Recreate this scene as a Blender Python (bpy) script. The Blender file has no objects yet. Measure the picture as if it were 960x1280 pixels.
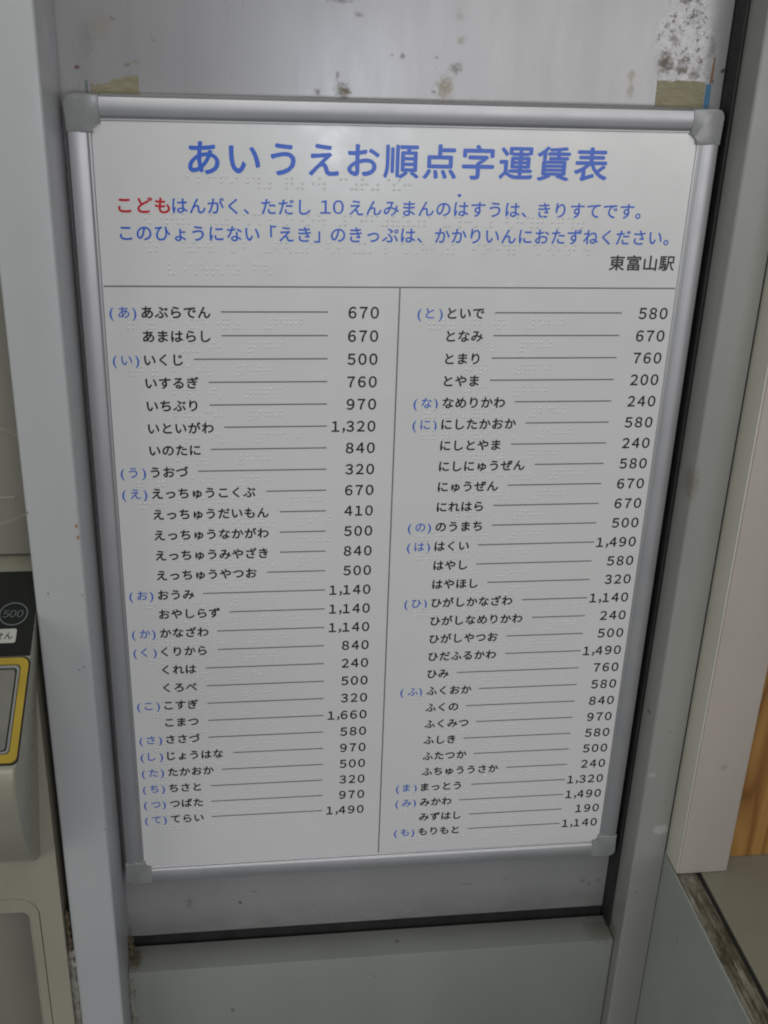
import bpy, bmesh, math, random
from mathutils import Matrix, Vector

random.seed(7)
scene = bpy.context.scene
COL = scene.collection

# ------------------------------------------------------------------ units
# All builders work in "u": the fare board is 600 u wide; 1 u = 0.5 mm.
U = 0.0005
ZC = 1.24                       # height of the board's centre above the floor, metres


def W(x, y, z):
    return Vector((x * U, y * U, ZC + z * U))


# ------------------------------------------------------------------ camera
cam_data = bpy.data.cameras.new('camera')
cam = bpy.data.objects.new('camera', cam_data)
COL.objects.link(cam)
R = ((0.9921703, 0.0322213, 0.1206641),
     (0.0207965, 0.9100346, -0.4140103),
     (-0.1231485, 0.4132781, 0.9022392))        # rows: camera x, y, z in (right, up, out) axes
axes = [Vector((r[0], -r[2], r[1])) for r in R]
mw = Matrix.Identity(4)
for i in range(3):
    for j in range(3):
        mw[j][i] = axes[i][j]
mw.translation = W(148.5, -1063.7, 525.8)
cam.matrix_world = mw
cam_data.sensor_fit = 'VERTICAL'
cam_data.sensor_height = 24.0
cam_data.lens = 26.27
cam_data.clip_start = 0.01
cam_data.clip_end = 100
scene.camera = cam

# ------------------------------------------------------------------ light
world = bpy.data.worlds.new('World')
scene.world = world
world.use_nodes = True
bg = world.node_tree.nodes['Background']
bg.inputs[0].default_value = (0.90, 0.96, 1.0, 1)
bg.inputs[1].default_value = 0.12


def area(name, loc, target, sx, sy, power, color):
    d = bpy.data.lights.new(name, 'AREA')
    d.shape = 'RECTANGLE'
    d.size, d.size_y = sx, sy
    d.energy = power
    d.color = color
    o = bpy.data.objects.new(name, d)
    COL.objects.link(o)
    o.location = loc
    o.rotation_euler = (Vector(target) - Vector(loc)).to_track_quat('-Z', 'Y').to_euler()
    return o


# ceiling light, daylight from the far side of the concourse, and two added fills
area('added_falloff_fill', (0.10, -1.2, 1.98), (0.15, 0.0, 1.28), 0.9, 0.4, 3.6, (0.99, 1.0, 0.95))  # added lamp, placed so the board dims gently towards its bottom
area('ceiling_light', (0.25, -1.0, 2.6), (0.15, 0.0, 1.2), 1.3, 0.9, 5.5, (1.0, 0.99, 0.93))
area('added_left_fill', (-2.3, -2.2, 1.7), (0.2, 0, 1.2), 2.2, 1.8, 18, (0.96, 1.0, 0.93))  # added fill that brightens the left-facing sides
area('daylight_opening_centre', (0.455, -3.6, 1.20), (0.12, 0, 1.45), 0.11, 0.42, 6.0, (0.82, 0.86, 1.0))
area('daylight_opening_right', (1.42, -3.6, 1.36), (0.25, 0, 1.3), 1.6, 0.85, 16, (1.0, 0.965, 0.98))

scene.view_settings.view_transform = 'Standard'
scene.view_settings.look = 'None'
scene.view_settings.exposure = 0.0
scene.view_settings.gamma = 1.0
scene.view_settings.use_curve_mapping = False
scene.cycles.filter_width = 1.9
scene.cycles.max_bounces = 8


# ------------------------------------------------------------------ helpers
def tag(o, label=None, cat=None, group=None, kind=None):
    for k, v in (('label', label), ('category', cat), ('group', group), ('kind', kind)):
        if v:
            o[k] = v
    return o


def empty(name, p, label, cat, group=None):
    o = bpy.data.objects.new(name, None)
    o.empty_display_size = 0.01
    COL.objects.link(o)
    o.location = W(*p)
    return tag(o, label, cat, group)


def link(name, me, mats, parent=None):
    for m in (mats if isinstance(mats, (list, tuple)) else [mats]):
        me.materials.append(m)
    o = bpy.data.objects.new(name, me)
    COL.objects.link(o)
    if parent is not None:
        o.parent = parent
        off = Vector((0, 0, 0))
        p = parent
        while p is not None:
            off += p.location
            p = p.parent
        o.location = -off
    return o


def obj(name, bm, mats, parent=None, smooth=False):
    """bm holds points in u; the mesh is stored in metres round the world origin."""
    for v in bm.verts:
        v.co = W(*v.co)
    bmesh.ops.recalc_face_normals(bm, faces=bm.faces)
    me = bpy.data.meshes.new(name)
    bm.to_mesh(me)
    bm.free()
    if smooth:
        for p in me.polygons:
            p.use_smooth = True
        try:
            me.set_sharp_from_angle(angle=math.radians(38))
        except Exception:
            pass
    return link(name, me, mats, parent)


def box(bm, x0, x1, y0, y1, z0, z1, bev=0.0, seg=2):
    vs = [bm.verts.new((x, y, z)) for x in (x0, x1) for y in (y0, y1) for z in (z0, z1)]
    fs = [(0, 1, 3, 2), (4, 6, 7, 5), (0, 4, 5, 1), (2, 3, 7, 6), (0, 2, 6, 4), (1, 5, 7, 3)]
    faces = [bm.faces.new([vs[i] for i in f]) for f in fs]
    if bev > 0:
        es = set()
        for f in faces:
            es.update(f.edges)
        bmesh.ops.bevel(bm, geom=list(es), offset=bev, segments=seg, profile=0.5, affect='EDGES')


def new_box(*a, **k):
    bm = bmesh.new()
    box(bm, *a, **k)
    return bm


def prism(bm, pts, d0, d1, axis='y'):
    """extrude a closed polygon pts: axis 'y' -> pts are (x,z); axis 'x' -> pts are (y,z)"""
    def mk(p, d):
        return (p[0], d, p[1]) if axis == 'y' else (d, p[0], p[1])
    a = [bm.verts.new(mk(p, d0)) for p in pts]
    b = [bm.verts.new(mk(p, d1)) for p in pts]
    n = len(pts)
    fa = bm.faces.new(a)
    fb = bm.faces.new(b[::-1])
    sides = [bm.faces.new((a[i], a[(i + 1) % n], b[(i + 1) % n], b[i])) for i in range(n)]
    return fa, fb, sides


def rrect(x0, x1, z0, z1, r, n=8):
    if not isinstance(r, (list, tuple)):
        r = [r] * 4
    pts = []
    for (cx, cz, a0, rr) in ((x1 - r[0], z1 - r[0], 0, r[0]), (x0 + r[1], z1 - r[1], 90, r[1]),
                             (x0 + r[2], z0 + r[2], 180, r[2]), (x1 - r[3], z0 + r[3], 270, r[3])):
        for i in range(n + 1):
            a = math.radians(a0 + 90 * i / n)
            pts.append((cx + rr * math.cos(a), cz + rr * math.sin(a)))
    return pts


def ring(bm, outer, inner, d0, d1, tf=None):
    """plate between two loops of equal length, front at d0 and back at d1 (tf maps (a,b,d) to a point)"""
    tf = tf or (lambda a, b, d: (a, d, b))
    n = len(outer)
    L = [[bm.verts.new(tf(p[0], p[1], d)) for p in lp] for lp, d in
         ((outer, d0), (inner, d0), (inner, d1), (outer, d1))]
    for k in range(4):
        A, B = L[k], L[(k + 1) % 4]
        for i in range(n):
            j = (i + 1) % n
            bm.faces.new((A[i], A[j], B[j], B[i]))


# ------------------------------------------------------------------ materials
def mat(name, color, rough=0.5, metal=0.0, spec=0.5, coat=0.0):
    m = bpy.data.materials.new(name)
    m.use_nodes = True
    b = m.node_tree.nodes['Principled BSDF']
    b.inputs['Base Color'].default_value = (*color, 1)
    b.inputs['Roughness'].default_value = rough
    b.inputs['Metallic'].default_value = metal
    b.inputs['Specular IOR Level'].default_value = spec
    b.inputs['Coat Weight'].default_value = coat
    return m


class NT:
    """small helper for procedural surfaces in u coordinates (object space of meshes stored at the origin)"""

    def __init__(self, m):
        self.m = m
        self.t = m.node_tree
        self.b = self.t.nodes['Principled BSDF']
        geo = self.t.nodes.new('ShaderNodeNewGeometry')
        mp = self.t.nodes.new('ShaderNodeVectorMath')
        mp.operation = 'SUBTRACT'
        mp.inputs[1].default_value = (0, 0, ZC)
        self.t.links.new(geo.outputs['Position'], mp.inputs[0])
        sc = self.t.nodes.new('ShaderNodeVectorMath')
        sc.operation = 'SCALE'
        sc.inputs['Scale'].default_value = 1 / U
        self.t.links.new(mp.outputs[0], sc.inputs[0])
        self.pos = sc.outputs[0]

    def scaled(self, s, off=(0, 0, 0)):
        n = self.t.nodes.new('ShaderNodeMapping')
        n.inputs['Scale'].default_value = s
        n.inputs['Location'].default_value = off
        self.t.links.new(self.pos, n.inputs[0])
        return n.outputs[0]

    def noise(self, s, detail=4, rough=0.55, vec=None, off=(0, 0, 0), dist=0.0):
        n = self.t.nodes.new('ShaderNodeTexNoise')
        n.inputs['Scale'].default_value = 1.0
        n.inputs['Detail'].default_value = detail
        n.inputs['Roughness'].default_value = rough
        n.inputs['Distortion'].default_value = dist
        if not isinstance(s, (tuple, list)):
            s = (s, s, s)
        self.t.links.new(vec or self.scaled(s, off), n.inputs['Vector'])
        return n.outputs['Fac']

    def ramp(self, fac, stops):
        n = self.t.nodes.new('ShaderNodeValToRGB')
        e = n.color_ramp.elements
        e[0].position, e[0].color = stops[0][0], self._c(stops[0][1])
        e[1].position, e[1].color = stops[-1][0], self._c(stops[-1][1])
        for p, c in stops[1:-1]:
            x = e.new(p)
            x.color = self._c(c)
        self.t.links.new(fac, n.inputs[0])
        return n.outputs[0]

    @staticmethod
    def _c(c):
        return (*c, 1) if isinstance(c, (tuple, list)) else (c, c, c, 1)

    def math(self, op, a, b=None, c=None, clamp=False):
        n = self.t.nodes.new('ShaderNodeMath')
        n.operation = op
        n.use_clamp = clamp
        for i, v in enumerate((a, b, c)):
            if v is None:
                continue
            if isinstance(v, (int, float)):
                n.inputs[i].default_value = v
            else:
                self.t.links.new(v, n.inputs[i])
        return n.outputs[0]

    def mix(self, fac, a, b):
        n = self.t.nodes.new('ShaderNodeMix')
        n.data_type = 'RGBA'
        n.clamp_factor = True
        for idx, v in ((0, fac), (6, a), (7, b)):
            if isinstance(v, (int, float)) and idx == 0:
                n.inputs[0].default_value = v
            elif isinstance(v, (tuple, list)):
                n.inputs[idx].default_value = self._c(v)
            else:
                self.t.links.new(v, n.inputs[idx])
        return n.outputs[2]

    def blob(self, c, r, edge=0.35, warp=0.0, ws=0.2):
        """1 inside an ellipsoid at c (u) with radii r, ragged by noise"""
        n = self.t.nodes.new('ShaderNodeVectorMath')
        n.operation = 'SUBTRACT'
        n.inputs[1].default_value = c
        self.t.links.new(self.pos, n.inputs[0])
        d = self.t.nodes.new('ShaderNodeVectorMath')
        d.operation = 'DIVIDE'
        d.inputs[1].default_value = r
        self.t.links.new(n.outputs[0], d.inputs[0])
        l = self.t.nodes.new('ShaderNodeVectorMath')
        l.operation = 'LENGTH'
        self.t.links.new(d.outputs[0], l.inputs[0])
        v = l.outputs['Value']
        if warp:
            w = self.math('MULTIPLY_ADD', self.noise(ws, 3), warp * 2, -warp)
            v = self.math('ADD', v, w)
        mr = self.t.nodes.new('ShaderNodeMapRange')
        mr.inputs['From Min'].default_value = 1.0
        mr.inputs['From Max'].default_value = 1.0 - edge
        self.t.links.new(v, mr.inputs['Value'])
        return mr.outputs[0]

    def color(self, c):
        self.t.links.new(c, self.b.inputs['Base Color'])

    def rough(self, c):
        self.t.links.new(c, self.b.inputs['Roughness'])

    def bump(self, h, strength=0.2, dist=0.0003):
        n = self.t.nodes.new('ShaderNodeBump')
        n.inputs['Strength'].default_value = strength
        n.inputs['Distance'].default_value = dist
        self.t.links.new(h, n.inputs['Height'])
        self.t.links.new(n.outputs[0], self.b.inputs['Normal'])


def worn(name, base, rough, mott=0.04, specks=0.0, dark=(0.05, 0.04, 0.03), metal=0.0, spots=(), scale=0.01,
         bump=0.05, spec=0.5, grain=0.25):
    """painted sheet metal: faint mottling, orange-peel relief, a few small marks"""
    m = mat(name, base, rough, metal, spec)
    n = NT(m)
    lo = [c * (1 - mott * 2) for c in base]
    hi = [min(1, c * (1 + mott * 2)) for c in base]
    col = n.ramp(n.noise((scale, scale, scale * 0.4), 5), [(0.3, lo), (0.7, hi)])
    if specks:
        s = n.ramp(n.noise(0.16, 2, 0.5, off=(31, 7, 3)), [(0.80 - specks, 0.0), (0.84 - specks, 1.0)])
        col = n.mix(n.math('MULTIPLY', s, 0.7), col, dark)
    scr = n.ramp(n.noise((0.9, 0.9, 0.016), 2, 0.5, off=(17, 3, 8)), [(0.70, 0.0), (0.76, 1.0)])
    col = n.mix(n.math('MULTIPLY', scr, 0.10), col, hi)
    dust = n.ramp(n.noise(0.35, 3, 0.6, off=(1, 9, 5)), [(0.64, 0.0), (0.76, 1.0)])
    col = n.mix(n.math('MULTIPLY', dust, 0.10), col, dark)
    for (c, r, cc, st, wp) in spots:
        f = n.blob(c, r, 0.5, wp, 0.25)
        col = n.mix(n.math('MULTIPLY', f, st), col, cc)
    n.color(col)
    n.rough(n.ramp(n.noise(scale * 3, 4), [(0.3, rough * 0.85), (0.7, min(1, rough * 1.2))]))
    if bump:
        n.bump(n.noise(grain, 3), bump * 0.6, 0.0002)
    return m


brown = (0.085, 0.06, 0.035)
tan = (0.24, 0.19, 0.10)

# back panel: grey painted steel, grimy
m_wall = mat('back_panel_paint', (0.26, 0.25, 0.27), 0.3, 0, 0.9, 0.8)
m_wall.node_tree.nodes['Principled BSDF'].inputs['Coat Roughness'].default_value = 0.19
n = NT(m_wall)
c = n.ramp(n.noise((0.012, 0.012, 0.002), 5), [(0.3, (0.228, 0.224, 0.228)), (0.7, (0.262, 0.257, 0.263))])
streak = n.ramp(n.noise((0.09, 0.09, 0.004), 3, off=(5, 0, 2)), [(0.55, 0.0), (0.8, 1.0)])
c = n.mix(n.math('MULTIPLY', streak, 0.25), c, (0.22, 0.205, 0.19))
# the worn, peeling patch above the right end of the board
patch = n.blob((563, 22, 500), (34, 30, 58), 0.45, 0.55, 0.05)
flake = n.ramp(n.noise(0.11, 6, 0.7, off=(3, 0, 9)), [(0.46, 0.0), (0.56, 1.0)])
c = n.mix(n.math('MULTIPLY', n.math('MULTIPLY', patch, flake), 0.5), c, (0.42, 0.41, 0.43))
grit = n.ramp(n.noise(0.20, 5, 0.75, off=(13, 0, 1)), [(0.545, 0.0), (0.60, 1.0)])
c = n.mix(n.math('MULTIPLY', n.math('MULTIPLY', patch, grit), 0.6), c, (0.13, 0.11, 0.09))
matte = None
for (x, z, rx, rz, st, cc) in (
        (547, 484, 8, 11, .8, brown), (565, 478, 9, 4, .7, brown), (575, 473, 7, 4, .7, brown),
        (590, 497, 4, 12, .35, brown), (553, 503, 5, 5, .5, brown),
        (339, 456, 9, 11, .65, tan), (349, 474, 6, 6, .55, brown), (352, 497, 5, 4, .4, tan), (350, 517, 5, 5, .3, tan),
        (329, 453, 3, 2, .5, brown),
        (246, 452, 7, 7, .85, (0.11, .09, .04)), (222, 450, 3, 3, .6, brown), (240, 464, 2, 4, .5, brown),
        (241, 527, 11, 3, .5, brown), (258, 516, 4, 3, .55, brown), (299, 482, 3, 3, .55, brown),
        (289, 483, 2, 2, .4, brown), (330, 482, 2, 2, .4, brown),
        (515, 471, 4, 6, .45, tan), (516, 459, 4, 8, .45, tan),
        (33, 500, 10, 12, .28, tan), (43, 506, 3, 2, .5, brown), (20, 490, 8, 18, .18, brown),
        (10, 466, 3, 2, .8, (.12, .03, .02)), (604, 478, 2.4, 2.4, .8, (.03, .03, .03)), (595, 468, 2, 2, .7, brown),
        (61, 471, 5, 3, .4, tan), (53, 469, 3, 2, .4, brown), (78, 489, 2, 2, .3, brown),
        (132, -505, 3, 2.4, .8, (.03, .03, .03)), (70, -500, 4, 10, .35, brown), (575, -505, 4, 4, .45, (.06, .06, .06)),
        (583, -510, 3, 3, .5, (.06, .06, .06)), (596, -505, 4, 3, .5, (.06, .06, .06)), (470, -495, 3, 3, .3, brown),
        (420, -498, 9, 2, .3, (.06, .06, .06)), (150, -489, 8, 2, .3, (.06, .06, .06))):
    f = n.math('MULTIPLY', n.blob((x, 22, z), (rx * 1.15, 30, rz * 1.15), 0.8, 0.95, 0.26), min(1, st * 1.1))
    matte = f if matte is None else n.math('MAXIMUM', matte, f)
    c = n.mix(f, c, cc)
sp = n.ramp(n.noise(0.22, 2, 0.5, off=(41, 7, 3)), [(0.735, 0.0), (0.76, 1.0)])
c = n.mix(n.math('MULTIPLY', sp, 0.5), c, (0.10, 0.08, 0.07))
# contact shade and some grime painted along the bottom edge
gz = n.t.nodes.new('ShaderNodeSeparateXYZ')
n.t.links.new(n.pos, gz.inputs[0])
edge_shade = n.math('MULTIPLY', n.math('SUBTRACT', -505.0, gz.outputs[2]), 0.022, clamp=True)
edge_shade = n.math('MULTIPLY', edge_shade, n.ramp(n.noise((0.03, 0.03, 0.06), 5, 0.65), [(0.3, 0.35), (0.7, 1.0)]))
c = n.mix(n.math('MULTIPLY', edge_shade, 0.55), c, (0.06, 0.055, 0.05))
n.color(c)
smear = n.ramp(n.noise((0.05, 0.05, 0.009), 6, 0.7, off=(9, 0, 4)), [(0.35, 0.0), (0.7, 1.0)])
n.rough(n.math('MULTIPLY_ADD', smear, 0.05, 0.27))
matte = n.math('MAXIMUM', matte, n.math('MULTIPLY', grit, patch))
n.t.links.new(n.math('MULTIPLY_ADD', matte, -0.75, 0.75, clamp=True), n.b.inputs['Coat Weight'])
n.t.links.new(n.math('MULTIPLY_ADD', matte, -0.7, 0.85, clamp=True), n.b.inputs['Specular IOR Level'])
crough = n.math('MULTIPLY_ADD', smear, 0.035, 0.20)
n.t.links.new(crough, n.b.inputs['Coat Roughness'])
n.bump(n.math('ADD', n.noise((0.10, 0.10, 0.012), 3), n.math('MULTIPLY', grit, patch)), 0.07, 0.0003)

m_pillar = worn('pillar_paint', (0.395, 0.40, 0.41), 0.38, 0.02, 0.0,
                spots=(((-9, -83, 69), (2, 3, 3.2), (.30, .11, .02), .8, .2),
                       ((-8.5, -83, 57), (2, 3, 3.2), (.30, .11, .02), .8, .2),
                       ((-41, -83, -2), (1.5, 3, 1.5), (.1, .06, .05), .8, .1),
                       ((-52, -83, 84), (1.3, 4, 1.3), (.06, .03, .05), .9, 0),
                       ((-14, -83, -86), (1.4, 3, 1.2), (.05, .05, .05), .9, 0),
                       ((-18.5, -83, -89), (1.1, 3, 1.1), (.08, .06, .06), .9, 0),
                       ((-9, -83, -5), (1.2, 4, 1.2), (.08, .06, .06), .8, 0),
                       ((-8, -83, -290), (1.2, 3, 1.5), (.2, .09, .03), .8, 0)))
m_post = worn('post_paint', (0.26, 0.255, 0.24), 0.33, 0.03, 0.05,
              spots=(((613, -30, 80), (6, 20, 26), (.13, .11, .07), .55, .5),
                     ((616, -5, 150), (6, 6, 6), (.08, .08, .07), .5, .3),
                     ((617, -41, -290), (6, 6, 4), (.40, .40, .40), .6, .4),
                     ((640, -41, -372), (12, 6, 9), (.50, .50, .50), .45, .6),
                     ((613, -20, -215), (8, 9, 3), (.06, .06, .05), .7, .5),
                     ((640, -41, -330), (3, 6, 2), (.2, .1, .1), .5, .3),
                     ((613, -5, -560), (9, 30, 20), (.10, .09, .06), .55, .6)))
m_ledge = worn('ledge_paint', (0.228, 0.236, 0.220), 0.40, 0.03, 0.03,
               spots=(((594, -4, -565), (22, 24, 12), (.10, .10, .07), .5, .9),
                      ((2, 0, -565), (10, 20, 26), (.10, .08, .05), .8, .6),
                      ((330, 0, -565), (4, 4, 3), (.10, .08, .05), .6, .4),
                      ((120, -21, -640), (3, 3, 5), (.06, .06, .06), .6, .4),
                      ((300, -21, -600), (2, 3, 3), (.06, .06, .06), .5, .4)))
m_side = worn('counter_side_laminate', (0.315, 0.333, 0.315), 0.42, 0.04, 0.02,
              spots=(((650, -110, -480), (4, 6, 8), (.24, .15, .10), .35, .4),))
m_top = worn('counter_top_laminate', (0.235, 0.225, 0.175), 0.45, 0.05, 0.05)
m_jamb = worn('jamb_paint', (0.40, 0.355, 0.32), 0.42, 0.03, 0.0,
              spots=(((684, -78, -255), (6, 6, 6), (.28, .24, .21), .5, .5),))
m_lit_side = worn('greenish_cream_lit', (0.58, 0.555, 0.48), 0.45, 0.03, 0.0)  # the side's greener hue, lightened so the dim left face looks lit
m_machine = worn('machine_enamel', (0.285, 0.272, 0.215), 0.30, 0.04, 0.02, scale=0.02)
m_machine_shaded = worn('machine_enamel_shaded', (0.22, 0.208, 0.175), 0.40, 0.04, 0.02, scale=0.02)  # darker copy of the enamel: shade of recessed parts put into the colour
m_dark = mat('dark_gap', (0.012, 0.012, 0.011), 0.7)
m_gasket = worn('black_rubber', (0.011, 0.012, 0.011), 0.6, 0.2, 0.05, scale=0.05)
m_alu = mat('anodised_aluminium', (0.60, 0.60, 0.61), 0.42, 0.8)
n = NT(m_alu)
n.rough(n.ramp(n.noise((0.02, 0.02, 0.02), 4), [(0.3, 0.40), (0.7, 0.47)]))
n.color(n.ramp(n.noise((0.015, 0.015, 0.015), 5), [(0.3, (0.44, 0.44, 0.455)), (0.7, (0.47, 0.465, 0.47))]))
m_cap = worn('corner_cap_plastic', (0.245, 0.25, 0.25), 0.25, 0.03, 0.0, scale=0.06, spec=0.6)
m_panel = mat('white_sign_film', (0.64, 0.64, 0.63), 0.20, 0, 0.6)
n = NT(m_panel)
n.color(n.ramp(n.noise(0.008, 5), [(0.3, (0.622, 0.622, 0.620)), (0.7, (0.645, 0.643, 0.642))]))
n.rough(n.ramp(n.noise(0.02, 6, 0.65), [(0.3, 0.14), (0.7, 0.30)]))
n.bump(n.noise(0.006, 2), 0.06, 0.002)
m_dots = mat('clear_braille_resin', (0.63, 0.63, 0.63), 0.18, 0, 0.6)
m_blue = mat('blue_print', (0.028, 0.115, 0.56), 0.3)
m_red = mat('red_print', (0.50, 0.004, 0.016), 0.3)
m_black = mat('black_print', (0.017, 0.015, 0.022), 0.3)
m_grey = mat('grey_print', (0.17, 0.17, 0.17), 0.3)
m_tape = mat('old_tape_adhesive', (0.27, 0.235, 0.13), 0.8)
n = NT(m_tape)
n.color(n.ramp(n.noise((0.10, 0.10, 0.35), 5, 0.65), [(0.3, (0.19, 0.17, 0.105)), (0.7, (0.29, 0.265, 0.18))]))
n.bump(n.noise(0.4, 4), 0.4, 0.0004)
m_bluetape = mat('blue_tape', (0.05, 0.15, 0.26), 0.6)
m_browntape = mat('brown_tape_edge', (0.20, 0.11, 0.06), 0.7)
m_wood = mat('pine_veneer', (0.40, 0.23, 0.09), 0.42)
n = NT(m_wood)
rings = n.math('PINGPONG', n.math('MULTIPLY', n.noise((0.013, 0.013, 0.0013), 1.5, 0.4, off=(4.3, 0, 1.7)), 30.0), 1.0)
c = n.ramp(rings, [(0.0, (0.17, 0.068, 0.014)), (0.16, (0.26, 0.12, 0.028)), (0.5, (0.36, 0.19, 0.052)),
                   (1.0, (0.32, 0.16, 0.042))])
f = n.ramp(n.noise((0.5, 0.5, 0.012), 3), [(0.35, 0.0), (0.7, 1.0)])
n.color(n.mix(n.math('MULTIPLY', f, 0.3), c, (0.22, 0.12, 0.045)))
m_caulk = mat('dirty_sealant', (0.33, 0.31, 0.26), 0.65)
n = NT(m_caulk)
c = n.ramp(n.noise((0.17, 0.018, 0.05), 7, 0.72), [(0.36, (0.04, 0.033, 0.02)), (0.47, (0.10, 0.085, 0.055)),
                                                 (0.57, (0.20, 0.185, 0.145)), (0.75, (0.34, 0.33, 0.29))])
n.color(c)
n.bump(n.noise((0.3, 0.1, 0.3), 5, 0.7), 0.6, 0.0008)
m_caulk_w = mat('white_sealant', (0.42, 0.42, 0.41), 0.5)
n = NT(m_caulk_w)
n.color(n.ramp(n.noise((0.2, 0.2, 0.06), 6, 0.7), [(0.36, (0.13, 0.115, 0.08)), (0.55, (0.24, 0.235, 0.21)),
                                                  (0.8, (0.33, 0.33, 0.32))]))
m_grime = mat('brown_grime', (0.09, 0.07, 0.04), 0.9)
n = NT(m_grime)
n.color(n.ramp(n.noise(0.3, 5, 0.7), [(0.35, (0.02, 0.018, 0.012)), (0.6, (0.12, 0.09, 0.05)), (0.8, (0.24, 0.21, 0.16))]))
n.bump(n.noise(0.5, 4), 0.8, 0.0008)
m_conblack = mat('glossy_black_panel', (0.012, 0.014, 0.012), 0.35, 0, 0.4)
m_yellow = worn('yellow_enamel', (0.41, 0.29, 0.035), 0.40, 0.05, 0.02, scale=0.04)
m_steel = worn('brushed_steel', (0.30, 0.29, 0.26), 0.38, 0.05, 0.04, metal=0.55, scale=0.03)
m_chrome = mat('bright_trim', (0.62, 0.62, 0.60), 0.25, 0.8)
m_greyink = mat('pale_grey_ink', (0.13, 0.145, 0.15), 0.45)
m_label = worn('cream_label', (0.45, 0.46, 0.42), 0.45, 0.03, 0.0, scale=0.05)

# ------------------------------------------------------------------ back panel and frame round it
wall = empty('wall_panel', (300, 22, -565), 'grimy grey steel wall panel behind the braille fare board', 'wall')
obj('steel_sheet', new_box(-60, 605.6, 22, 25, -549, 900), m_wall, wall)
obj('rubber_seal', new_box(606.4, 610.4, -3, 40, -562, 900, bev=1.6), m_gasket, wall)
obj('rubber_seal', new_box(-5, 606, 25.5, 32, -600, -545), m_gasket, wall)
obj('backing', new_box(-60, 640, 40, 44, -600, 900), m_dark, wall)


def tape(name, pts, mtl, th, label, cat):
    bm = bmesh.new()
    prism(bm, pts, 22 - th, 21.95)
    return tag(obj(name, bm, mtl), label, cat)


def ragged(p0, p1, n_, amp):
    out = []
    for i in range(n_ + 1):
        t = i / n_
        out.append((p0[0] + (p1[0] - p0[0]) * t + random.uniform(-amp, amp) * 0.5,
                    p0[1] + (p1[1] - p0[1]) * t + random.uniform(-amp, amp)))
    return out


tape('tape_residue', [(62.5, 425), (62.5, 460)] + ragged((60, 461), (44, 457.5), 6, 0.9) + ragged((42, 456.5), (24, 450.5), 8, 1.3)
     + [(20.5, 453), (19.8, 425)], m_tape, 0.5,
     'torn tan adhesive residue above the left end of the fare board', 'tape residue')
tape('tape_residue', [(589, 425)] + ragged((588, 468.5), (541.5, 467.5), 12, 1.2) + ragged((541, 466), (541.6, 426), 8, 0.5),
     m_tape, 0.5, 'squarish tan tape residue above the right end of the fare board', 'tape residue')
tape('tape_strip', [(589.6, 425), (594.8, 425), (594.2, 466), (589.2, 465.4)], m_bluetape, 0.7,
     'short blue strip of tape beside the right tan residue', 'tape strip')
tape('tape_strip', [(592.2, 466.5), (595.0, 467), (594.6, 489), (593.4, 490)], m_browntape, 0.5,
     'thin brown tape sliver rising above the blue strip', 'tape strip')
tape('tape_strip', [(15.6, 425), (18.4, 425), (18.2, 455), (15.8, 456)], m_greyink, 0.5,
     'narrow grey tape sliver left of the left tan residue', 'tape strip')

# ------------------------------------------------------------------ left pillar
pil = empty('pillar', (-30, -30, -700), 'pale grey painted steel pillar between the ticket machine and fare board', 'pillar')
obj('steel_casing', new_box(-54, -5.5, -84, 21.8, -760, 900, bev=3.2, seg=4), m_pillar, pil, True)


def bead(name, x, y, z0, z1, r, mtl, parent, n_=34, lump=0.5, axis='z', flat=1.0):
    bm = bmesh.new()
    rings = []
    k = 8
    for i in range(n_ + 1):
        t = i / n_
        zz = z0 + (z1 - z0) * t
        rr = r * (1 + random.uniform(-lump, lump) * 0.6)
        ox, oy = random.uniform(-.25, .25) * r, random.uniform(-.2, .2) * r
        row = []
        for j in range(k):
            a = 2 * math.pi * j / k
            dx, dy = rr * math.cos(a), rr * flat * math.sin(a)
            if axis == 'z':
                row.append(bm.verts.new((x + ox + dx, y + oy + dy, zz)))
            else:
                row.append(bm.verts.new((x + ox + dx, zz, y + oy + dy)))
        rings.append(row)
    for a, b in zip(rings, rings[1:]):
        for j in range(k):
            bm.faces.new((a[j], a[(j + 1) % k], b[(j + 1) % k], b[j]))
    bm.faces.new(rings[0])
    bm.faces.new(rings[-1][::-1])
    return obj(name, bm, mtl, parent, True)


bead('sealant_bead', -2.2, -21, -700, -576, 4.2, m_caulk_w, pil, 26, 0.45)
bead('sealant_bead', -2.6, 3, -572, -532, 3.2, m_grime, pil, 16, 0.8)
bead('sealant_bead', -57.2, -80, -700, -462, 4.4, m_caulk_w, pil, 44, 0.5)
bead('sealant_bead', -57.6, -80, -461, -405, 2.6, m_grime, pil, 20, 0.7)

# ------------------------------------------------------------------ right post
post = empty('post', (630, 0, -700), 'grey painted steel post just right of the fare board', 'post')
bm = bmesh.new()
pp = [(610.5, 30)] + [(613.5 - 3 * math.cos(math.radians(a)), -38 - 3 * math.sin(math.radians(a))) for a in range(0, 91, 15)] + [(648.6, -41), (648.6, 30)]
prism(bm, pp, -760, 900, 'y')
for v in bm.verts:
    v.co = (v.co.x, v.co.z, v.co.y)
obj('steel_casing', bm, m_post, post, True)
obj('dark_joint', new_box(648.6, 650.2, -40.2, 20, -760, 900), m_dark, post)

# ------------------------------------------------------------------ ledge box below the panel
ledge = empty('ledge', (300, -5, -760), 'grey sheet metal ledge box running below the fare board', 'ledge')
obj('cover', new_box(-5.2, 609.4, -22, 21.4, -760, -565.6, bev=1.2, seg=2), m_ledge, ledge, True)

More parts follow.
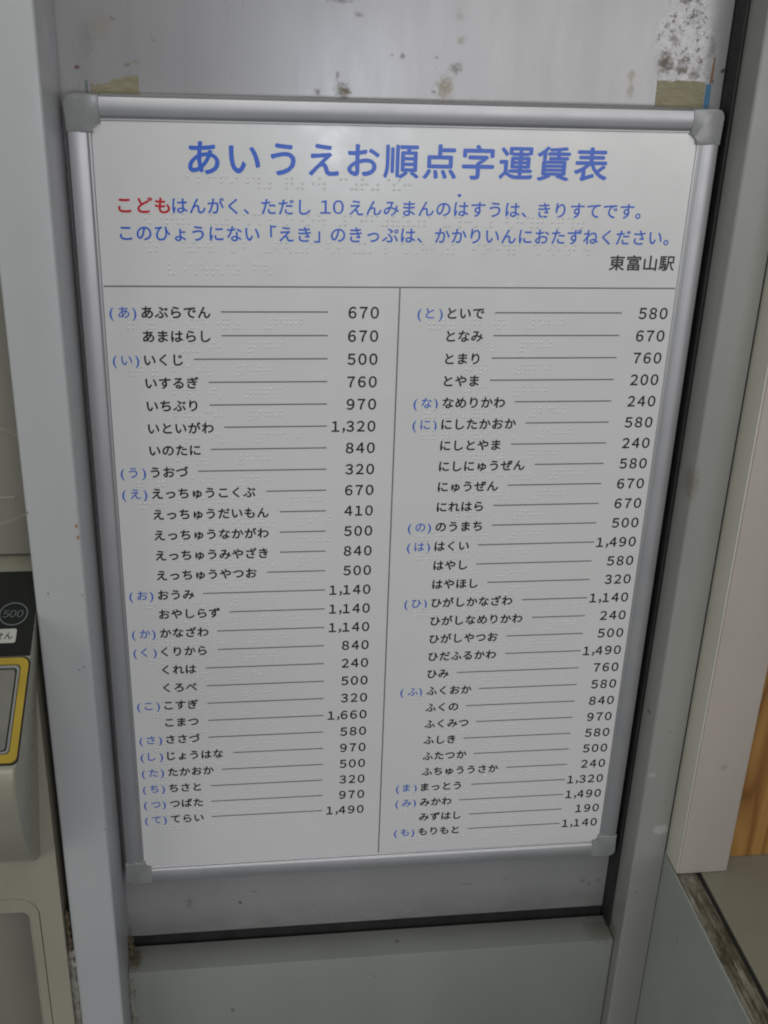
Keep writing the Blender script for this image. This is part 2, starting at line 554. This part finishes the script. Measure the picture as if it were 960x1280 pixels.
# ------------------------------------------------------------------ counter at the lower right
cnt = empty('counter', (800, -300, -760), 'pale topped counter with grey side panel at lower right', 'counter')
obj('side_panel', new_box(649.6, 654, -700, -39.5, -760, -411.4, bev=0.4, seg=1), m_side, cnt)
bm = bmesh.new()
box(bm, 650.4, 682.5, -700, -41.5, -424, -413.4)
obj('groove_channel', bm, m_dark, cnt)
obj('edge_trim', new_box(651.2, 676.4, -700, -41.6, -413.3, -410.6, bev=0.6, seg=1), m_caulk, cnt)
bead('sealant_bead', 669, -410.6, -700, -79, 4.6, m_caulk, cnt, 150, 0.35, axis='y', flat=0.4)
bead('sealant_bead', 656, -411.0, -700, -79, 3.2, m_caulk, cnt, 150, 0.6, axis='y', flat=0.4)
obj('top_board', new_box(682, 1100, -700, 60, -430, -410, bev=0.8, seg=2), m_top, cnt)

# ------------------------------------------------------------------ door jamb on the counter, wood panel behind it
jamb = empty('jamb', (682, -24, -409.6), 'cream painted square jamb standing on the end of the counter', 'jamb')
obj('casing', new_box(652.6, 713.5, -78, 29.5, -409.6, 900, bev=1.8, seg=3), m_jamb, jamb, True)
obj('lit_side_face', new_box(651.0, 652.5, -76.6, 29.5, -409.4, 900, bev=0.4, seg=1), m_lit_side, jamb, True)  # added facing on the jamb's left side, light put into its colour
wood = obj('wood_panel', new_box(713.9, 1100, -54, -40, -409.5, 900, bev=0.6, seg=1), m_wood)
tag(wood, 'orange pine veneer panel at the right edge beside the cream jamb', 'panel')

# ------------------------------------------------------------------ ticket machine on the left
tm = empty('ticket_machine', (-250, 0, -760), 'beige ticket machine with black coin panel left of the pale pillar', 'ticket machine')
XL, XR = -430, -54.6
obj('upper_housing', new_box(XL, XR, -22, 60, 10.5, 900, bev=1.5, seg=2), m_machine_shaded, tm, True)
bm = bmesh.new()                # pressed oval rim in the upper housing
N_ = 72
pts_o = [(-150 + 120 * math.cos(2 * math.pi * i / N_), 96 + 62 * math.sin(2 * math.pi * i / N_)) for i in range(N_)]
pts_i = [(-150 + 115 * math.cos(2 * math.pi * i / N_), 96 + 57 * math.sin(2 * math.pi * i / N_)) for i in range(N_)]
ring(bm, pts_o, pts_i, -22.9, -21)
bmesh.ops.bevel(bm, geom=[e for e in bm.edges if all(abs(v.co.y + 22.9) < .01 for v in e.verts)], offset=0.8, segments=3, affect='EDGES')
obj('pressed_rim', bm, m_machine_shaded, tm, True)
obj('pressed_rib', new_box(-300, -74, -22.9, -21, 70.5, 74.5, bev=0.8, seg=3), m_machine_shaded, tm, True)
# console: sloping top, rounded lip and a chin that curves back
prof = [(-20, 5.4), (-228, -91.2), (-234, -95), (-237.5, -101), (-238, -110), (-234, -128), (-222, -160), (-205, -192),
        (-184, -226), (-160, -258), (-136, -282), (-112, -302), (-92, -318), (-60, -330), (40, -330), (40, 5.4)]
bm = bmesh.new()
fa, fb, sd = prism(bm, prof, XL, XR, 'x')
bmesh.ops.bevel(bm, geom=list(fb.edges)[:13], offset=5, segments=4, profile=0.5, affect='EDGES')
for v in bm.verts:
    if v.co.x > XR - 8:         # moulded draft: the side leans in below the top face
        v.co.x -= 0.075 * max(0.0, (-27 + 0.464 * (v.co.y + 90)) - v.co.z)
obj('console', bm, m_machine, tm, True)
K = 0.464
KN = math.hypot(1, K)


def on_slope(a, s, d):
    """a = x, s = distance down the console slope, d = height above it (negative = proud)"""
    y = -90 - s / KN
    z = -27 + K * (y + 90)
    return (a, y + d * K / KN, z - d / KN)


def slope_ring(name, outer, inner, d0, d1, mtl, parent=tm):
    bm = bmesh.new()
    ring(bm, outer, inner, d0, d1, on_slope)
    return obj(name, bm, mtl, parent, True)


def slope_plate(name, pts, d0, d1, mtl, parent=tm):
    bm = bmesh.new()
    a = [bm.verts.new(on_slope(p[0], p[1], d0)) for p in pts]
    b = [bm.verts.new(on_slope(p[0], p[1], d1)) for p in pts]
    k = len(pts)
    bm.faces.new(a)
    bm.faces.new(b[::-1])
    for i in range(k):
        bm.faces.new((a[i], a[(i + 1) % k], b[(i + 1) % k], b[i]))
    return obj(name, bm, mtl, parent)


cp = slope_plate('coin_panel', rrect(-425, -54.8, -59, 41, 1.0, 2), -1.0, 0.5, m_conblack)
circ = lambda cx, cy, r, n_=40: [(cx + r * math.cos(2 * math.pi * i / n_), cy + r * math.sin(2 * math.pi * i / n_)) for i in range(n_)]
slope_ring('coin_ring', circ(-75.4, -7.2, 13.6), circ(-75.4, -7.2, 12.4), -1.25, -0.9, m_greyink, cp)
lab = slope_plate('label_plate', rrect(-150, -70, 10.5, 26.5, 2.2, 4), -1.6, -0.9, m_label, cp)
slope_ring('yellow_frame', rrect(-330, -54.9, 44, 153.5, [6, 6, 6, 8]), rrect(-322, -61.6, 51, 145.5, [4, 4, 4, 5]), -2.2, 0.5, m_yellow)
slope_ring('dark_outline', rrect(-331.5, -53.6, 42.2, 155.0, [6, 6, 6, 8]), rrect(-329.8, -55.1, 44.2, 153.3, [6, 6, 6, 8]), -0.9, 0.5, m_dark)
slope_ring('bright_trim', rrect(-321, -62.4, 52.2, 144.6, [4, 4, 4, 5]), rrect(-318.5, -64.6, 55, 142.2, [3, 3, 3, 4]), -1.8, 0.5, m_chrome)
slope_plate('recess_floor', rrect(-323, -61, 50, 147, 3), -0.3, 0.5, m_dark)
slope_plate('steel_cover', rrect(-317, -66.2, 57.2, 140.6, 3), -1.4, 0.2, m_steel)
slope_plate('steel_cover_lip', rrect(-317, -66.8, 57.2, 61.5, 1.2), -2.2, -1.3, m_steel)
# lower body with a rounded ticket tray
hole = rrect(-372, -84.2, -720, -373.6, [24, 24, 24, 24], 10)
outl = rrect(XL, -60.5, -760, -32, [0.5] * 4, 10)
bm = bmesh.new()
ring(bm, outl, hole, -90, 30)
obj('lower_housing', bm, m_machine, tm, True)
tray_o = rrect(-371, -85.3, -719, -374.7, [23, 23, 23, 23], 10)
tray_i = rrect(-352, -96.5, -700, -396, [9, 9, 9, 9], 10)
bm = bmesh.new()
ring(bm, tray_o, tray_i, -89.4, -40)
es = [e for e in bm.edges if all(abs(v.co.y + 89.4) < .01 for v in e.verts)
      and all(min((v.co.x - p[0]) ** 2 + (v.co.z - p[1]) ** 2 for p in tray_i) < .01 for v in e.verts)]
bmesh.ops.bevel(bm, geom=es, offset=2.5, segments=3, affect='EDGES')
tr = obj('ticket_tray', bm, m_machine, tm, True)
bm = bmesh.new()
tri = rrect(-356, -93, -704, -392, [9, 9, 9, 9], 4)
prism(bm, tri, 10, 20)
obj('tray_back', bm, m_machine_shaded, tr)
bm = bmesh.new()
ring(bm, rrect(-360, -90, -708, -388, [9] * 4, 4), tri, -42, 12)
obj('tray_wall', bm, m_machine_shaded, tr)
obj('backing', new_box(-400, -70, 22, 28, -740, -340), m_dark, tm)

# ------------------------------------------------------------------ the framed fare board
HB = 445.3
board = empty('fare_board', (300, 20, -HB), 'white braille train fare board in a silver aluminium frame', 'fare board')
pan = obj('sign_panel', new_box(6, 597, 4, 14, -HB + 8, HB - 8), m_panel, board)
obj('backing_board', new_box(3, 599, 14.1, 19.5, -HB + 5, HB - 5), m_dark, board)

# rail profile: (distance from the outer edge, depth y)
PROF = [(0, 19), (0, 3.2), (0.7, 1.6), (2.0, 0.2), (3.4, 0.0)]
for i in range(1, 13):
    t = i / 12
    PROF.append((3.4 + 14.2 * t, -1.1 * math.sin(math.pi * (0.18 + 0.82 * t)) + 1.1 * math.sin(math.pi * 0.18) + 0.5 * t))
PROF += [(18.6, 1.6), (19.6, 2.6), (20.3, 2.7), (21.4, 2.7), (21.9, 3.1), (22.0, 3.9), (22.0, 19)]


def stretch(bm):                # the frame is 604 u wide over its caps
    for v in bm.verts:
        v.co.x += 2.6 if v.co.x > 300 else -1.4
    return bm


def rail(kind, a0, a1):
    bm = bmesh.new()
    rows = []
    for a in (a0, a1):
        row = []
        for (d, y) in PROF:
            if kind == 'top':
                p = (a, y, HB - d)
            elif kind == 'bottom':
                p = (a, y, -HB + d)
            elif kind == 'left':
                p = (d, y, a)
            else:
                p = (600 - d, y, a)
            row.append(bm.verts.new(p))
        rows.append(row)
    for i in range(len(PROF) - 1):
        bm.faces.new((rows[0][i], rows[0][i + 1], rows[1][i + 1], rows[1][i]))
    for r_ in rows:
        bm.faces.new(r_)
    return obj('frame_rail', stretch(bm), m_alu, board, True)


rail('top', 29.6, 570.4)
rail('bottom', 29.6, 570.4)
rail('left', -HB + 31, HB - 31)
rail('right', -HB + 31, HB - 31)


def cap(sx, sz):
    """L-shaped plastic corner: outer corner rounded, inner corner filleted"""
    A, B, Wd = 30.4, 32, 23.6
    pts = []
    r0 = 6.5
    for i in range(9):          # outer corner at (0,0)
        a = math.radians(180 + 90 * i / 8)
        pts.append((r0 + r0 * math.cos(a), r0 + r0 * math.sin(a)))
    pts += [(A, 0), (A, Wd)]
    r1 = 4.5
    for i in range(7):
        a = math.radians(270 - 90 * i / 6)
        pts.append((Wd + r1 + r1 * math.cos(a), Wd + r1 + r1 * math.sin(a)))
    pts += [(Wd, B), (0, B)]
    P = []
    for (a, b) in pts:
        x = a if sx > 0 else 600 - a
        z = -HB + b if sz > 0 else HB - b
        P.append((x, z))
    bm = bmesh.new()
    fa, fb, sd = prism(bm, P, -0.5, 19.2)
    bmesh.ops.bevel(bm, geom=list(fa.edges), offset=1.1, segments=3, profile=0.5, affect='EDGES', clamp_overlap=True)
    return obj('corner_cap', stretch(bm), m_cap, board, True)


for sx in (1, -1):
    for sz in (1, -1):
        cap(sx, sz)

# ------------------------------------------------------------------ lettering
jobs = []


def put(text, name, mtl, parent=None, x0=None, x1=None, zc=0.0, size=13.0, space=1.0, bold=0.0, plane=None):
    """one line of print. With x0 and x1 the ink is fitted between them; otherwise it starts at x0"""
    cu = bpy.data.curves.new('print', 'FONT')
    cu.body = text
    cu.size = 1.0
    cu.space_character = space
    cu.resolution_u = 4
    o = bpy.data.objects.new('print', cu)
    COL.objects.link(o)
    jobs.append((o, cu, name, mtl, parent, x0, x1, zc, size, bold, plane))


def overlay(name, verts, faces, bold, mtl, parent, plane, y=3.7):
    """lay the outline down once, or several times a hair apart for a heavier stroke"""
    shifts = [(0, 0)] if bold <= 0 else [(0, 0), (bold, 0), (-bold, 0), (0, bold), (0, -bold)]
    V_, F_ = [], []
    for k, (dx, dz) in enumerate(shifts):
        b = len(V_)
        V_ += [W(*(plane(X + dx, Z + dz, k * 0.02) if plane else (X + dx, y - k * 0.02, Z + dz))) for X, Z in verts]
        F_ += [[i + b for i in f] for f in faces]
    me = bpy.data.meshes.new(name)
    me.from_pydata(V_, [], F_)
    link(name, me, mtl, parent)


GLYPH = {}


def flush():
    dg = bpy.context.evaluated_depsgraph_get()
    dg.update()
    for (o, cu, name, mtl, parent, x0, x1, zc, size, bold, plane) in jobs:
        me = bpy.data.meshes.new_from_object(o.evaluated_get(dg))
        xs = [v.co.x for v in me.vertices]
        lo, hi = min(xs), max(xs)
        faces = [list(p.vertices) for p in me.polygons]
        if name == '':
            GLYPH[text_of[cu.name]] = ([((v.co.x - lo), v.co.y) for v in me.vertices], faces, hi - lo)
        else:
            sx = (x1 - x0) / (hi - lo) if x1 is not None else size
            overlay(name, [(x0 + (v.co.x - lo) * sx, zc + (v.co.y - 0.372) * size) for v in me.vertices], faces,
                    bold, mtl, parent, plane)
        bpy.data.objects.remove(o)
        bpy.data.curves.remove(cu)
        bpy.data.meshes.remove(me)
    jobs.clear()


text_of = {}
for ch in '０１２３４５６７８９，':
    put(ch, '', None)
    text_of[jobs[-1][1].name] = ch
flush()
ZERO = GLYPH['０']
ys = [p[1] for p in ZERO[0]]
CAPH, CAPB = max(ys) - min(ys), min(ys)


def figures(text, name, mtl, parent, xr, zc, h, pitch, bold, wide=1.0, plane=None):
    """figures of height h set right-aligned at xr with an even pitch"""
    k = h / CAPH
    verts, faces = [], []
    x = xr
    first = True
    for ch in reversed(text):
        g = GLYPH[chr(ord(ch) + 0xFEE0)]
        w = g[2] * k * wide
        cell = pitch
        if ch == ',':
            w = g[2] * k * 0.8
            cell = pitch * 0.37
        slot = ZERO[2] * k * wide if ch != ',' else w
        if first:
            x = xr - slot
            first = False
        else:
            x -= cell
        ox = x + (slot - w) * 0.5
        b = len(verts)
        kk = 0.8 if ch == ',' else wide
        zoff = -h * 0.10 - min(p[1] for p in g[0]) * k - h * .5 if ch == ',' else -CAPB * k - h / 2
        verts += [(ox + p[0] * k * kk, zc + p[1] * k + zoff) for p in g[0]]
        faces += [[i + b for i in f] for f in g[1]]
    overlay(name, verts, faces, bold, mtl, parent, plane)


# title and notice
put('あいうえお順点字運賃表', 'title_text', m_blue, pan, 104.6, 495.8, 393.0, 32.6, 1.13, 0.68)
for t, a, b, mm, of in (('こども', 39.8, 85.8, m_red, .38), ('はんがく、', 88.4, 158, m_blue, .22), ('ただし', 169.7, 214.9, m_blue, .22),
                        ('えんみまんのはすうは、', 251.5, 421.2, m_blue, .22),
                        ('きりすてです。', 432.6, 534.2, m_blue, .22)):
    put(t, 'notice_text', mm, pan, a, b, 350.4, 16.0, 1.06, of)
put('・', 'emphasis_mark', m_blue, pan, 353.6, 357.0, 363.0, 13.0, 1.0, .1)
for t, a, b in (('このひょうにない', 39.7, 167.2), ('「えき」', 177.6, 224.1), ('のきっぷは、', 234.6, 321.6),
                ('かかりいんにおたずねください。', 334.0, 565.9)):
    put(t, 'notice_text', m_blue, pan, a, b, 325.4, 16.0, 1.06, .22)
put('東富山駅', 'station_name', m_black, pan, 508.9, 575.1, 300.6, 16.0, 1.06, .26)
figures('10', 'notice_text', m_blue, pan, 246.0, 350.9, 12.4, 12.0, .14, 1.12)


def rule(name, x0, x1, z0, z1, mtl=m_grey):
    bm = bmesh.new()
    vs = [bm.verts.new((x, 3.7, z)) for x, z in ((x0, z0), (x1, z0), (x1, z1), (x0, z1))]
    bm.faces.new(vs)
    obj(name, bm, mtl, pan)


rule('ruled_line', 21.6, 579.6, 275.0, 276.4)
rule('ruled_line', 301.4, 302.8, -421.5, 274.9)

left = [('あ', 'あぶらでん', '670'), ('', 'あまはらし', '670'), ('い', 'いくじ', '500'), ('', 'いするぎ', '760'),
        ('', 'いちぶり', '970'), ('', 'いといがわ', '1,320'), ('', 'いのたに', '840'), ('う', 'うおづ', '320'),
        ('え', 'えっちゅうこくぶ', '670'), ('', 'えっちゅうだいもん', '410'), ('', 'えっちゅうなかがわ', '500'),
        ('', 'えっちゅうみやざき', '840'), ('', 'えっちゅうやつお', '500'), ('お', 'おうみ', '1,140'),
        ('', 'おやしらず', '1,140'), ('か', 'かなざわ', '1,140'), ('く', 'くりから', '840'), ('', 'くれは', '240'),
        ('', 'くろべ', '500'), ('こ', 'こすぎ', '320'), ('', 'こまつ', '1,660'), ('さ', 'ささづ', '580'),
        ('し', 'じょうはな', '970'), ('た', 'たかおか', '500'), ('ち', 'ちさと', '320'), ('つ', 'つばた', '970'),
        ('て', 'てらい', '1,490')]
right = [('と', 'といで', '580'), ('', 'となみ', '670'), ('', 'とまり', '760'), ('', 'とやま', '200'),
         ('な', 'なめりかわ', '240'), ('に', 'にしたかおか', '580'), ('', 'にしとやま', '240'), ('', 'にしにゅうぜん', '580'),
         ('', 'にゅうぜん', '670'), ('', 'にれはら', '670'), ('の', 'のうまち', '500'), ('は', 'はくい', '1,490'),
         ('', 'はやし', '580'), ('', 'はやほし', '320'), ('ひ', 'ひがしかなざわ', '1,140'), ('', 'ひがしなめりかわ', '240'),
         ('', 'ひがしやつお', '500'), ('', 'ひだふるかわ', '1,490'), ('', 'ひみ', '760'), ('ふ', 'ふくおか', '580'),
         ('', 'ふくの', '840'), ('', 'ふくみつ', '970'), ('', 'ふしき', '580'), ('', 'ふたつか', '500'),
         ('', 'ふちゅううさか', '240'), ('ま', 'まっとう', '1,320'), ('み', 'みかわ', '1,490'), ('', 'みずはし', '190'),
         ('も', 'もりもと', '1,140')]

# ---- braille
V = {'a': (1,), 'i': (1, 2), 'u': (1, 4), 'e': (1, 2, 4), 'o': (2, 4)}
ROWS = {'k': ('かきくけこ', (6,)), 's': ('さしすせそ', (5, 6)), 't': ('たちつてと', (3, 5)), 'n': ('なにぬねの', (3,)),
        'h': ('はひふへほ', (3, 6)), 'm': ('まみむめも', (3, 5, 6)), 'r': ('らりるれろ', (5,)), '_': ('あいうえお', ())}
BR = {}
for _k, (chars, add) in ROWS.items():
    for ch, v in zip(chars, 'aiueo'):
        BR[ch] = [tuple(V[v]) + tuple(add)]
BR.update({'や': [(3, 4)], 'ゆ': [(3, 4, 6)], 'よ': [(3, 4, 5)], 'わ': [(3,)], 'ん': [(3, 5, 6)], 'っ': [(2,)], 'ー': [(2, 5)],
           ' ': [()], '、': [(5, 6)], '。': [(2, 5, 6)], '「': [(3, 6)], '」': [(3, 6)], '(': [(2, 3, 5, 6)], ')': [(2, 3, 5, 6)]})
for a, b in zip('がぎぐげござじずぜぞだぢづでどばびぶべぼ', 'かきくけこさしすせそたちつてとはひふへほ'):
    BR[a] = [(5,)] + BR[b]
for a, b in zip('ぱぴぷぺぽ', 'はひふへほ'):
    BR[a] = [(6,)] + BR[b]
CON = {'き': 'かくこ', 'し': 'さすそ', 'ち': 'たつと', 'に': 'なぬの', 'ひ': 'はふほ', 'み': 'まむも', 'り': 'らるろ'}
for ch, tri in CON.items():
    for sm, t in zip('ゃゅょ', tri):
        BR[ch + sm] = [(4,)] + BR[t]
for ch, base in (('ぎ', 'き'), ('じ', 'し'), ('び', 'ひ')):
    for sm, t in zip('ゃゅょ', CON[base]):
        BR[ch + sm] = [(4, 5)] + BR[t]
DIG = {'1': (1,), '2': (1, 2), '3': (1, 4), '4': (1, 4, 5), '5': (1, 5), '6': (1, 2, 4), '7': (1, 2, 4, 5), '8': (1, 2, 5),
       '9': (2, 4), '0': (2, 4, 5)}


def braille(text):
    for a, b in (('ゅう', 'ゅー'), ('ょう', 'ょー'), ('おう', 'おー'), ('とう', 'とー'), ('のう', 'のー')):
        text = text.replace(a, b)
    cells, i, num = [], 0, False
    while i < len(text):
        if text[i] in DIG:
            if not num:
                cells.append((3, 4, 5, 6))
                num = True
            cells.append(DIG[text[i]])
            i += 1
            continue
        num = False
        if text[i:i + 2] in BR:
            cells += BR[text[i:i + 2]]
            i += 2
        else:
            cells += BR.get(text[i], [()])
            i += 1
    return cells


DOTPOS = {1: (0, 0), 2: (0, 1), 3: (0, 2), 4: (1, 0), 5: (1, 1), 6: (1, 2)}


def braille_row(x, z, cells):
    """x, z = centre of dot 1 of the first cell"""
    bm = bmesh.new()
    for k, cell in enumerate(cells):
        for d in cell:
            cx, cz = x + k * 10.0 + DOTPOS[d][0] * 4.5, z - DOTPOS[d][1] * 4.4
            rows = []
            for (r, h) in ((1.6, 0.0), (1.3, 0.30), (0.7, 0.50)):
                rows.append([bm.verts.new((cx + r * math.cos(a), 4.0 - h, cz + r * math.sin(a)))
                             for a in [2 * math.pi * j / 10 for j in range(10)]])
            for a, b in zip(rows, rows[1:]):
                for j in range(10):
                    bm.faces.new((a[j], a[(j + 1) % 10], b[(j + 1) % 10], b[j]))
            bm.faces.new(rows[-1])
    o = obj('braille_row', bm, m_dots, pan)
    for p in o.data.polygons:
        p.use_smooth = True


def rows(data, poly, xi, xn, xl, xp):
    for i, (ix, name, fare) in enumerate(data):
        z = poly[0] * i ** 3 + poly[1] * i ** 2 + poly[2] * i + poly[3]
        if ix:
            put('(', 'index_kana', m_blue, pan, xi, xi + 3.6, z, 13.5, 1, .1)
            put(ix, 'index_kana', m_blue, pan, xi + 8.2, None, z, 12.6, 1, .08)
            put(')', 'index_kana', m_blue, pan, xi + 21.2, xi + 24.8, z, 13.5, 1, .1)
        put(name, 'destination_name', m_black, pan, xn + 0.5, None, z, 13.0, 1.055, .32)
        figures(fare, 'fare_figure', m_black, pan, xp, z, 11.3, 10.9, .30, .94)
        end = xn + (len(name) - 1) * 13.7 + 11
        rule('leader_line', end + 9.3, xl, z - 0.1, z + 1.25)
        nm = name
        cells = (braille('(' + ix + ')') + [()]) if ix else [()] * 4
        cells = cells + braille(nm) + [(), ()] + braille(fare.replace(',', ''))
        braille_row((42 if xi < 100 else 333), z - 6.6, cells)


rows(left, (0.0011961, -0.0253318, -23.3953785, 250.764), 25.2, 54.6, 232.6, 282.0)
rows(right, (0.00077, -0.0156, -23.1424, 250.21), 320.6, 350.2, 527.6, 575.0)
braille_row(103, 376.5, braille('あいうえおじゅん てんじ うんちんひょー'))
braille_row(63, 343.4, braille('こどもわ はんがく、 ただし 10えんみまんの はすーわ、 きりすてです。'))
braille_row(62, 317.6, braille('この ひょーに ない 「えき」の きっぷわ、 かかりいんに おたずね ください。'))
braille_row(83, 296.6, braille('ひがしとやま えき'))

# print on the ticket machine
figures('500', 'coin_value', m_greyink, cp, -66.2, 0, 8.4, 6.6, 0, .95, plane=lambda X, Z, k: on_slope(X + Z * 0.12, -7.2 - Z, -1.3 - k))
put('ません', 'label_text', m_black, lab, -97.0, -73.2, 0, 9.2, 1.05, .1, plane=lambda X, Z, k: on_slope(X, 18.6 - Z, -1.7 - k))
flush()
